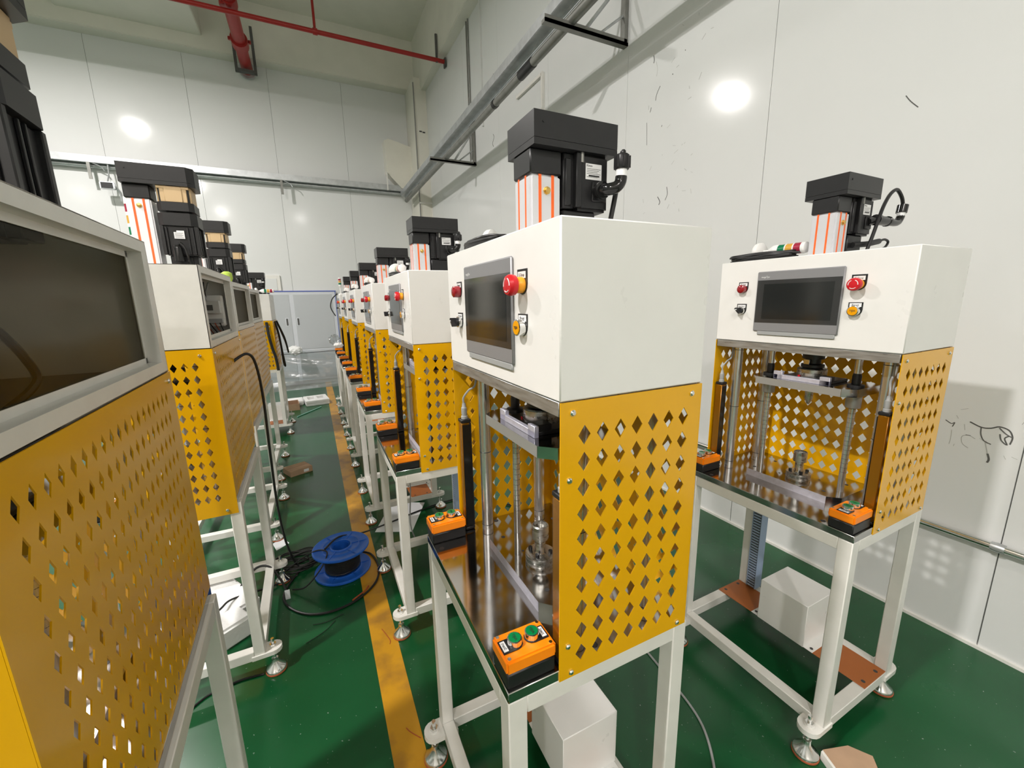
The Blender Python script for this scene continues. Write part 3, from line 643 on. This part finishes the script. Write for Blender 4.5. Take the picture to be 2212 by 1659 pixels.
        MB().lathe([(.0150,.0035),(.0150,.014),(.0125,.018)],24,(0,UR,1.5755),'-x').obj('collar','yellbtn',e)
        MB().lathe([(.0125,.016),(.0185,.020),(.0195,.025),(.0195,.031),(.017,.0355),(.008,.037)],28,(0,UR,1.5755),'-x').obj('mushroom_head','red',e)
        arrows(e,-.0362,UR,1.5755,.0125)
        e=panel_item(root,UR,1.499,.038,.068,.045); e.name='reset_button'
        MB().box(-.0045,-.0035,UR-.0155,UR+.0155,1.508,1.5195).obj('tag','tag',e); text('lettering','Reset',.0085,'ink',e,face_mtx((-.0048,UR,1.5137),(0,-1,0),(0,0,1)))
        MB().lathe([(.0160,.0035),(.0165,.008),(.0160,.017),(.0145,.018)],24,(0,UR,1.4965),'-x').obj('button_ring','chrome',e)
        MB().lathe([(.0135,.012),(.0132,.0185)],22,(0,UR,1.4965),'-x').obj('amber_button','amberbtn',e); text('lettering','YIJIA',.0078,'ink',e,face_mtx((-.0189,UR,1.4965),(0,-1,0),(0,0,1)))
        e=panel_item(root,UL,1.578,.038,.066,.045); e.name='indicator_lamp'
        MB().box(-.0045,-.0035,UL-.0155,UL+.0155,1.5845,1.5955).obj('tag','tag',e); text('lettering','Power',.008,'ink',e,face_mtx((-.0048,UL,1.590),(0,-1,0),(0,0,1)))
        MB().lathe([(.0150,.0035),(.0155,.010),(.0150,.020),(.011,.023),(.004,.024)],20,(0,UL,1.5735),'-x').obj('red_lens','redlens',e)
        e=panel_item(root,UL,1.497,.038,.066,.045); e.name='selector_switch'
        MB().box(-.0045,-.0035,UL-.0155,UL+.0155,1.5035,1.5145).obj('tag','tag',e); text('lettering','Hand/Auto',.0062,'ink',e,face_mtx((-.0048,UL,1.509),(0,-1,0),(0,0,1)))
        MB().lathe([(.0150,.0035),(.0152,.008),(.0145,.012)],22,(0,UL,1.4935),'-x').obj('switch_ring','chrome',e)
        k=MB().lathe([(.0115,.012),(.0110,.018)],18,(0,UL,1.4935),'-x')
        k.prism([(UL-.006,1.4935+.010),(UL-.011,1.4935-.004),(UL-.001,1.4935-.012),(UL+.009,1.4935-.006),(UL+.003,1.4935+.008)] if 0 else [(UL-.010,1.4935-.008),(UL-.006,1.4935-.012),(UL+.012,1.4935+.006),(UL+.008,1.4935+.011)],-.031,-.016,'x').obj('knob','black',e)
        MB().box(-.0316,-.031,UL+.001,UL+.009,1.4955,1.4985).obj('pointer','tag',e)
    for o in bpy.data.objects:
        if o.name.split('.')[0] in ('bolt_holes','socket_screws','cover_screws','gearbox_bolts','bolts','graduations','o_rings'): o['kind']='stuff'
    root.location=loc; root.rotation_euler=(0,0,rz)
    return root

RP=[(1.1427,'second press machine of the right row, behind the nearest one'),(2.2754,'third press machine of the right row counting from the camera'),
    (3.4519,'fourth press machine of the right row, just its narrow side showing'),(4.5,'fifth press machine of the right row, small and distant'),(5.63,'farthest press machine of the right row, before the grey door')]
m1=machine('R','nearest white and yellow press machine with grey touch screen, picture centre',(0,0,0),0)
kl=bpy.data.objects
m0=dup(m1,(1.1402,-.0098,0),.0176,'white and yellow press machine standing alone by the right wall')
for y,l in RP: dup(m1,(0,y,0),0,l)
dup(m1,(-1.13,4.95,0),0,'press machine at the far end of the left row with cables hanging behind')
# the lone machine's motor has its own plug and cable routing; the far left one has no duct
def wipe(o):
    for c in list(o.children): wipe(c)
    bpy.data.objects.remove(o)
sm=[c for c in m0.children if c.name.startswith('servo_motor')][0]
for c in list(sm.children):
    if c.name.split('.')[0] in ('connector','connector_sleeve','connector_knob','cable','encoder_connector'): wipe(c)
MB().tube([(.25,-.058,1.790),(.29,-.068,1.796),(.34,-.070,1.797),(.40,-.068,1.795),(.437,-.066,1.799),(.452,-.066,1.815),(.454,-.066,1.822)],.0125,12).lathe([(.018,0),(.018,.02),(.0155,.022),(.0155,.075),(.0175,.077),(.0175,.085)],16,(.275,-.068,1.796),'x').obj('connector','blackgloss',sm)
MB().cyl((.454,-.066,1.820),(.455,-.066,1.832),.0125,16).obj('connector_sleeve','tag',sm)
MB().cyl((.455,-.066,1.832),(.460,-.066,1.858),.0165,18).obj('connector_knob','blackgloss',sm)
MB().tube([(.459,-.066,1.858),(.445,-.066,1.880),(.415,-.066,1.900),(.39,-.066,1.904),(.355,-.066,1.885),(.31,-.072,1.845),(.275,-.078,1.80),(.245,-.08,1.74),(.225,-.08,1.70),(.218,-.08,1.678)],.0058,8).obj('cable','rubber',sm)
MB().tube([(.19,-.05,1.712),(.25,-.064,1.716),(.30,-.066,1.724),(.325,-.066,1.728)],.0095,10).obj('encoder_connector','rubber',sm)
MB().tube([(.325,-.066,1.728),(.365,-.066,1.736),(.392,-.066,1.728),(.37,-.066,1.708),(.31,-.066,1.694),(.27,-.066,1.681)],.004,7).obj('cable','rubber',sm)
f5=[o for o in bpy.data.objects if o.type=='EMPTY' and o.get('label','').startswith('press machine at the far end')][0]
for c in list(f5.children):
    if c.name.startswith('cable_duct'): wipe(c)
LPos=[(-1.0443,1.2453,.0149,'second press machine of the left row, window open on a white device'),(-1.1063,2.4097,-.0103,'third press machine of the left row, dark window facing the aisle'),(-1.15,3.50,-.01,'fourth press machine of the left row, small dark window')]
l1=machine('L','press machine cropped by the left edge, large smoked window above brown-gold guard',(-1.0063,-.041,0),.0392)
for x,y,a,l in LPos: dup(l1,(x,y,0),a,l)
for c in l1.children:
    if c.name.split('.')[0] in ('belt_cover','gearbox','adapter_flange','servo_motor','motor_base','actuator_column','collar'): c.location.z-=.045; c.location.y+=.02
# smoked panes (the second machine of the left row stands open)
def kidof(root,nm): return [c for c in root.children if c.name.startswith(nm)][0]
Lroots=[o for o in bpy.data.objects if o.type=='EMPTY' and o.parent is None and 'left row' in o.get('label','') and 'cables' not in o['label']]+[l1]
for o in Lroots:
    if 'open on' in o['label']:
        cb=kidof(o,'control_cabinet')
        MB().box(.20,.300,.285,.345,1.455,1.60,.004).obj('device_tray','white',cb)
        MB().box(.215,.290,.262,.286,1.515,1.575,.003).obj('control_device','clutter',cb); MB().box(.235,.262,.2595,.262,1.53,1.555).obj('device_display','scuff',cb); MB().box(.212,.292,.272,.286,1.468,1.490,.002).obj('terminal_strip','grey',cb)
        for k in range(3): MB().tube([(.27-.02*k,.20,1.655),(.255-.012*k,.23,1.63),(.24,.26,1.60-.01*k),(.235-.01*k,.268,1.575)],.004,6).obj('inner_cable','rubber' if k%2 else 'grey',cb)
        for k in range(4): MB().tube([(.22+.02*k,.266,1.47),(.24+.018*k,.235,1.45-.004*k),(.25+.016*k,.25,1.425),(.25,.27,1.414)],.0025,5).obj('inner_cable','rubber' if k%2 else 'redwire',cb)
    else:
        cb=kidof(o,'control_cabinet')
        MB().box(.3095,.3125,-.31,.31,1.434,1.658).obj('window_pane','glass',cb)

# ================================================================ THINGS ON THE MACHINES
def signal_tower(label,loc,axis,up=False):
    # built along local +x from its base disc
    t=thing('signal_tower',label,'signal light',loc,axis)
    k='z' if up else 'x'
    MB().lathe([(.034,0),(.036,.004),(.036,.018),(.026,.026),(.012,.028)],26,(0,0,0),k).obj('base','white',t)
    MB().lathe([(.0065,.026),(.0065,.055 if not up else .12)],12,(0,0,0),k).obj('pole','white',t)
    d=0 if not up else .065
    MB().lathe([(.010,.05+d),(.019,.066+d),(.0205,.075+d),(.0205,.090+d)],24,(0,0,0),k).obj('body','white',t)
    z=.090+d
    for nm,mm in (('green_segment','signgrn'),('amber_segment','signyel'),('red_segment','signred')):
        MB().lathe([(.0195,z),(.0195,z+.0245)],24,(0,0,0),k).obj(nm,mm,t); z+=.0245
        MB().lathe([(.0205,z),(.0205,z+.0045)],24,(0,0,0),k).obj('white_ring','white',t); z+=.0045
    MB().lathe([(.020,z),(.019,z+.008),(.012,z+.012)],22,(0,0,0),k).obj('cap','white',t)
    return t
def coil(label,loc,rx,ry,n,r,z,seed,group='black cable coils lying on the machine heads'):
    rd=random.Random(seed); mb=MB(); pts=[]
    for i in range(n*12):
        a=2*PI*i/12; f=1+rd.uniform(-.10,.10); pts.append((rx*f*math.cos(a),ry*f*math.sin(a),r+(i/12)*r*1.15+rd.uniform(0,r)))
    mb.tube(pts,r,7,3); o=mb.obj('cable_coil','rubber',loc=loc); tag(o,label,'cable',group); return o
a0=signal_tower('signal tower lying in front of the column on the machine by right wall',(1.26,.236,1.7155),-PI/2)
coil('black cable coil lying on the head of the machine by right wall',(1.235,.20,1.677),.045,.125,5,.0042,0,1)
signal_tower('signal tower lying on the nearest machine head beside its cable coil',(.118,.282,1.714),-.92)
coil('black cable coil lying on top of the nearest machine',(.075,.20,1.677),.04,.10,5,.0045,0,2)
for i,(y,l) in enumerate(RP):
    nth=('second','third','fourth','fifth','sixth')[i]
    if i==4: signal_tower('signal tower standing upright on the farthest machine of right row',(.05,y+.25,1.677),0,True)
    else:
        signal_tower('signal tower lying on the %s machine head of the right row'%nth,(.055,y+.27,1.714),-PI/2)
        coil('black cable coil on the %s machine head of the right row'%nth,(.055,y+.20,1.677),.04,.08,3,.0045,0,10+i)
t=thing('signal_tower','slim signal tower standing upright behind the column of second left machine','signal light',(-.981,1.345,1.690))
MB().lathe([(.022,0),(.022,.012),(.012,.016)],20).obj('base','white',t); MB().lathe([(.0115,.014),(.0115,.145)],18).obj('body','white',t)
for k,(nm,mm) in enumerate((('green_segment','signgrn'),('amber_segment','signyel'),('red_segment','signred'))):
    z=.145+k*.0435; MB().lathe([(.0112,z),(.0112,z+.030)],18).obj(nm,mm,t); MB().lathe([(.0118,z+.030),(.0118,z+.0435)],18).obj('white_ring','white',t)
MB().lathe([(.0115,.2755),(.0105,.29)],18).obj('cap','white',t)
signal_tower('signal tower lying on the far left machine, red end outward',(-.93,4.75,1.714),0)
tb=tag(MB().lathe([(.022,0),(.03,.02),(.028,.05),(.012,.06)],14,(0,0,0)).obj('tape_roll',mat('lime_plastic',(.55,.75,.12),.5),loc=(-.80,2.12,1.690)),'small lime green knob-like cap on the third left machine','cap')

# orange tags etc: cable out of second left machine guard down to floor bundle
def cable(label,pts,r,m='rubber',k=6,cat='cable',group=None):
    o=MB().tube(pts,r,7,k).obj('cable',m); return tag(o,label,cat,group)
cable('black cable hanging down beside the gap of the second and third left machines',[(-.715,1.325,1.30),(-.66,1.36,1.33),(-.635,1.40,1.28),(-.63,1.46,1.10),(-.635,1.47,.80),(-.64,1.50,.50),(-.63,1.55,.25),(-.60,1.62,.06),(-.54,1.62,.02),(-.48,1.66,.03)],.0062)
cable('black cable hanging on the far left machine like a loop',[(-.785,4.9,1.36),(-.76,4.9,1.2),(-.75,4.95,.98),(-.74,5.0,.80),(-.755,5.02,.86),(-.76,5.0,1.1),(-.78,4.95,1.33)],.012)
cable('second black cable loop behind the far left machine',[(-.78,5.1,1.36),(-.72,5.15,1.15),(-.70,5.18,1.0),(-.70,5.22,.95),(-.72,5.2,1.1),(-.78,5.15,1.34)],.010)
cable('black cable sagging down the near edge of the far left machine',[(-.85,4.62,1.36),(-.84,4.60,1.2),(-.82,4.60,1.05),(-.80,4.60,.95),(-.79,4.6,.80)],.016)
# ---- cable reel
def reel():
    t=thing('cable_reel','blue plastic cable reel standing on end beside the yellow line','cable reel',(-.355,1.53,0))
    R=.156
    for z,nm in ((.0,'flange'),(.142,'flange')):
        o=MB()
        o.lathe([(.052,z+.001),(R-.006,z),(R,z+.004),(R,z+.012),(R-.006,z+.016),(R-.03,z+.013),(.105,z+.013),(.10,z+.017),(.094,z+.013),(.062,z+.013),(.060,z+.018),(.052,z+.018),(.052,z+.001)],48,caps=False)
        # open centre
        f=o.obj(nm,'blue',t)
        k=MB()
        for j in range(6):
            a=j*PI/3; k.prism([(.055*math.cos(a)-.002*math.sin(a),.055*math.sin(a)+.002*math.cos(a)),((R-.01)*math.cos(a)-.002*math.sin(a),(R-.01)*math.sin(a)+.002*math.cos(a)),((R-.01)*math.cos(a)+.002*math.sin(a),(R-.01)*math.sin(a)-.002*math.cos(a)),(.055*math.cos(a)+.002*math.sin(a),.055*math.sin(a)-.002*math.cos(a))],z+.012,z+.0165)
        k.obj('rib','blue',f)
    MB().lathe([(.049,.004),(.0515,.01),(.0515,.150),(.047,.150),(.047,.004)],28,caps=False).obj('core','blue',t)
    pts=[]
    for i in range(26*16):
        a=2*PI*i/16; zz=.022+.113*((i/16)%13)/13; rr=.088 if i<13*16 else .093; pts.append((rr*math.cos(a),rr*math.sin(a),zz))
    MB().tube(pts,.0062,6,1).obj('wound_cable','rubber',t)
    return t
reel()
# loose loops on the floor
rd=random.Random(5)
cable('big black cable loop lying on the floor round the reel',[(-.26,1.66,.012),(-.19,1.60,.008),(-.165,1.45,.007),(-.20,1.31,.007),(-.30,1.215,.007),(-.43,1.18,.007),(-.55,1.22,.007),(-.64,1.33,.007),(-.66,1.45,.007),(-.60,1.60,.008),(-.52,1.70,.01)],.006)
cable('thin black cable looping over the top flange of the reel',[(-.66,1.62,.03),(-.58,1.58,.10),(-.50,1.53,.16),(-.45,1.50,.172),(-.43,1.46,.165),(-.47,1.40,.12),(-.55,1.40,.04),(-.62,1.45,.012)],.004)
cable('black cable from the reel running under the right row',[(-.44,1.52,.164),(-.36,1.62,.164),(-.24,1.68,.12),(-.05,1.90,.02),(.20,2.0,.008),(.45,2.05,.008),(.65,2.0,.008),(.9,1.7,.008)],.0055)
cable('black cable arching through the left machine frame to a white tag',[(-1.05,1.25,.006),(-.93,1.38,.02),(-.86,1.50,.08),(-.79,1.56,.13),(-.72,1.52,.14),(-.665,1.44,.09),(-.645,1.40,.05)],.006)
cable('black cable lying across the white foam under the left machines',[(-1.02,1.10,.115),(-.95,1.22,.122),(-.91,1.30,.117),(-.88,1.38,.098),(-.78,1.50,.03),(-.68,1.55,.01),(-.6,1.58,.01)],.005)
cable('thin black lead coming out near the second left foot',[(-1.0,.82,.005),(-.92,.90,.005),(-.86,.92,.005),(-.79,.93,.005),(-.71,.92,.005)],.004)
for j in range(9):
    cx,cy=-.60+.015*rd.uniform(-1,1)*3,1.70+.03*rd.uniform(-1,1); rx,ry=rd.uniform(.09,.16),rd.uniform(.04,.10); ph=rd.uniform(-.3,.5); zz=.006+.008*j/2
    pts=[]
    for i in range(12):
        a=2*PI*i/12; x=rx*math.cos(a)*rd.uniform(.92,1.08); y=ry*math.sin(a)*rd.uniform(.92,1.08)
        pts.append((cx+x*math.cos(ph)-y*math.sin(ph),cy+x*math.sin(ph)+y*math.cos(ph),zz+rd.uniform(0,.01)))
    tag(MB().tube(pts,.0042,6,3,closed=True).obj('cable_loop','rubber'),'black cable loop in the tangle between left row and blue reel','cable','black cable loops tangled beside the blue reel')
tag(MB().box(-.012,.012,-.001,.001,0,.055,.0005).obj('cable_tag','paper',loc=(-.640,1.395,.0)),'small white tag on the arching cable end','tag')
cable('short copper red wire ends beside the big cable loop',[(-.33,1.21,.012),(-.29,1.235,.014),(-.26,1.26,.012),(-.24,1.29,.012)],.004,'redwire')
cable('hair thin black wire end lying on the green floor',[(-.55,1.02,.003),(-.47,1.06,.003),(-.42,1.11,.003)],.0015)
cable('second hair thin wire end lying by the big loop',[(-.52,1.13,.003),(-.46,1.12,.003),(-.38,1.14,.003)],.0015)
cable('pale grey air hose on the floor right of the nearest machine',[(.83,.35,.004),(.81,.15,.004),(.790,.0,.004),(.755,-.09,.004),(.69,-.175,.004),(.60,-.26,.004)],.0045,'grey')
cable('grey hose hanging from the light curtain of the nearest machine to floor',[(.03,1.45,.8),(.06,1.47,.5),(.05,1.50,.2),(.10,1.55,.01)],.004,'grey')
# floor objects
def slab(name,label,cat,m,poly,z0,z1,group=None,bump=0):
    return tag(MB().prism(poly,z0,z1).obj(name,m),label,cat,group)
slab('paper_sheet','large white sheet on the floor under the second machine, right row','paper','paper',[(.044,2.247),(.279,2.123),(.10,1.748),(-.131,1.861)],.0005,.002)
slab('paper_card','small printed white card on the floor by a left foot','paper','paper',[(-.76,2.03),(-.70,2.08),(-.66,1.99),(-.73,1.93)],.0005,.0015)
cbx=thing('cardboard_box','flat closed brown cardboard box on the floor between the rows','box',(-.64,3.29,0),.42)
MB().box(-.10,.10,-.085,.085,0,.055,.002).obj('carton','card',cbx); MB().box(.02,.065,-.0862,-.0852,.015,.04).obj('shipping_label','paper',cbx); MB().box(-.1,.1,-.002,.002,.0550,.0554).obj('flap_seam','cardin',cbx)
ob=thing('open_box','open brown cardboard box beside the farthest left foot','box',(-.80,6.03,0),.1)
MB().box(-.11,.11,-.15,-.145,0,.10).box(-.11,.11,.145,.15,0,.10).box(-.11,-.105,-.15,.15,0,.10).box(.105,.11,-.15,.15,0,.10).box(-.11,.11,-.15,.15,0,.005).obj('carton','card',ob); MB().box(-.104,.104,-.144,.144,.006,.03).obj('inside','cardin',ob)
def foam_block(label,loc,rz,dx,dy,dz,holes=True):
    t=thing('foam_block',label,'packing foam',loc,rz)
    m_=MB()
    if holes:
        m_.box(-dx,dx,-dy,dy,0,dz*.55,.008)
        m_.box(-dx,dx,-dy,-dy*.55,dz*.5,dz,.006).box(-dx,dx,dy*.55,dy,dz*.5,dz,.006).box(-dx,-dx*.7,-dy*.6,dy*.6,dz*.5,dz,.006).box(dx*.7,dx,-dy*.6,dy*.6,dz*.5,dz,.006).box(-dx*.12,dx*.12,-dy*.6,dy*.6,dz*.5,dz,.006)
    else: m_.box(-dx,dx,-dy,dy,0,dz,.012)
    m_.obj('block','foam',t); return t
foam_block('white foam packing tray with recesses on the far floor by yellow line',(-.45,6.28,0),.12,.17,.21,.085)
foam_block('low white foam piece behind the open brown box',(-.755,6.36,0),.05,.12,.16,.07,False)
fb1=foam_block('large white foam block under the second left machine',(-.94,1.47,0),.55,.10,.19,.085,False)
foam_block('small stepped white foam block next to the large one',(-.868,1.225,0),.60,.07,.07,.105,False)
tag(MB().cyl((-.703,5.454,.008),(-.39,5.914,.008),.008,8).obj('green_tube','greenrod'),'pale green tube lying on the floor before the foam','tube')
# folded cardboard at bottom right
cd=thing('cardboard_piece','folded brown cardboard flap on the floor at the bottom edge','cardboard',(0,0,0))
MB().prism([(1.045,-.315),(1.135,-.345),(1.17,-.40),(1.06,-.50),(1.00,-.42)],.028,.032).obj('top_flap','card',cd)
MB().prism([(1.045,-.315),(1.00,-.42),(.99,-.42),(1.035,-.315)],0,.030).obj('side_flap','frame',cd)
# plastic film over the lower back doors
def sheet(label,x0,x1,z0,z1,y,amp,seed,mt):
    rd=random.Random(seed); nx,nz=46,30; vs=[];fs=[]; ph=[(rd.uniform(2,9),rd.uniform(8,26),rd.uniform(0,6)) for _ in range(8)]
    for j in range(nz+1):
        for i in range(nx+1):
            x=x0+(x1-x0)*i/nx; z=z0+(z1-z0)*j/nz
            d=sum(math.sin(a*x+b*z+c) for a,b,c in ph)*amp/3+rd.uniform(-1,1)*amp*.25
            vs.append((x,y+d+(.35*max(0,.12-z)/.12 if z<.12 else 0)*-1,z))
    for j in range(nz):
        for i in range(nx): a=j*(nx+1)+i; fs.append((a,a+1,a+nx+2,a+nx+1))
    o=MB().add(vs,fs,True).obj('plastic_sheet',mt); return tag(o,label,'plastic film')
sheet('clear wrinkled plastic film hung over the lower part of the grey doors',-1.5,.05,.01,.70,7.85,.012,3,'film')
def crumple(label,loc,r,seed,mt='foam',name='plastic_bag'):
    bm=bmesh.new(); bmesh.ops.create_icosphere(bm,subdivisions=3,radius=1); rd=random.Random(seed)
    for v in bm.verts:
        f=1+rd.uniform(-.16,.10); v.co=Vector((v.co.x*r[0]*f,v.co.y*r[1]*f,v.co.z*r[2]*f))
    me=bpy.data.meshes.new(name); bm.to_mesh(me); bm.free(); me.materials.append(M[mt]); o=bpy.data.objects.new(name,me); C.objects.link(o); o.location=loc; return tag(o,label,'plastic bag')
crumple('crumpled white plastic bag on a ledge before the door mullion',(-.735,7.9,.70),(.13,.08,.095),1)
crumple('crumpled white bag on the last orange button box of the right row',(-.055,5.90,.934),(.07,.06,.045),2)
crumple('clear crumpled plastic standing up behind the bag on the last button box',(-.10,5.95,1.02),(.085,.05,.08),4,'film')
cable('thin black cord stretched across the doors above the film',[(-1.6,7.83,.69),(-.9,7.82,.65),(-.4,7.82,.655),(.1,7.82,.665)],.005)
cable('black cable curving down the front of the farthest right machines',[(.0,5.9,1.70),(-.08,5.85,1.62),(-.11,5.8,1.5),(-.06,5.75,1.38)],.008)
# grey steel plate leaning at far left base: label debris
gb=thing('equipment_box','grey box hanging on wall beside the door end','box',(.30,8.1,1.70)); MB().box(-.09,.09,-.05,.05,-.07,.09,.006).obj('housing','grey',gb)
wbx=thing('wooden_panel','light grey panel leaning on top behind the left row motors','panel',(-1.1,3.9,1.95)); MB().box(-.03,.03,-.08,.08,-.02,.10,.004).obj('board','galv',wbx)
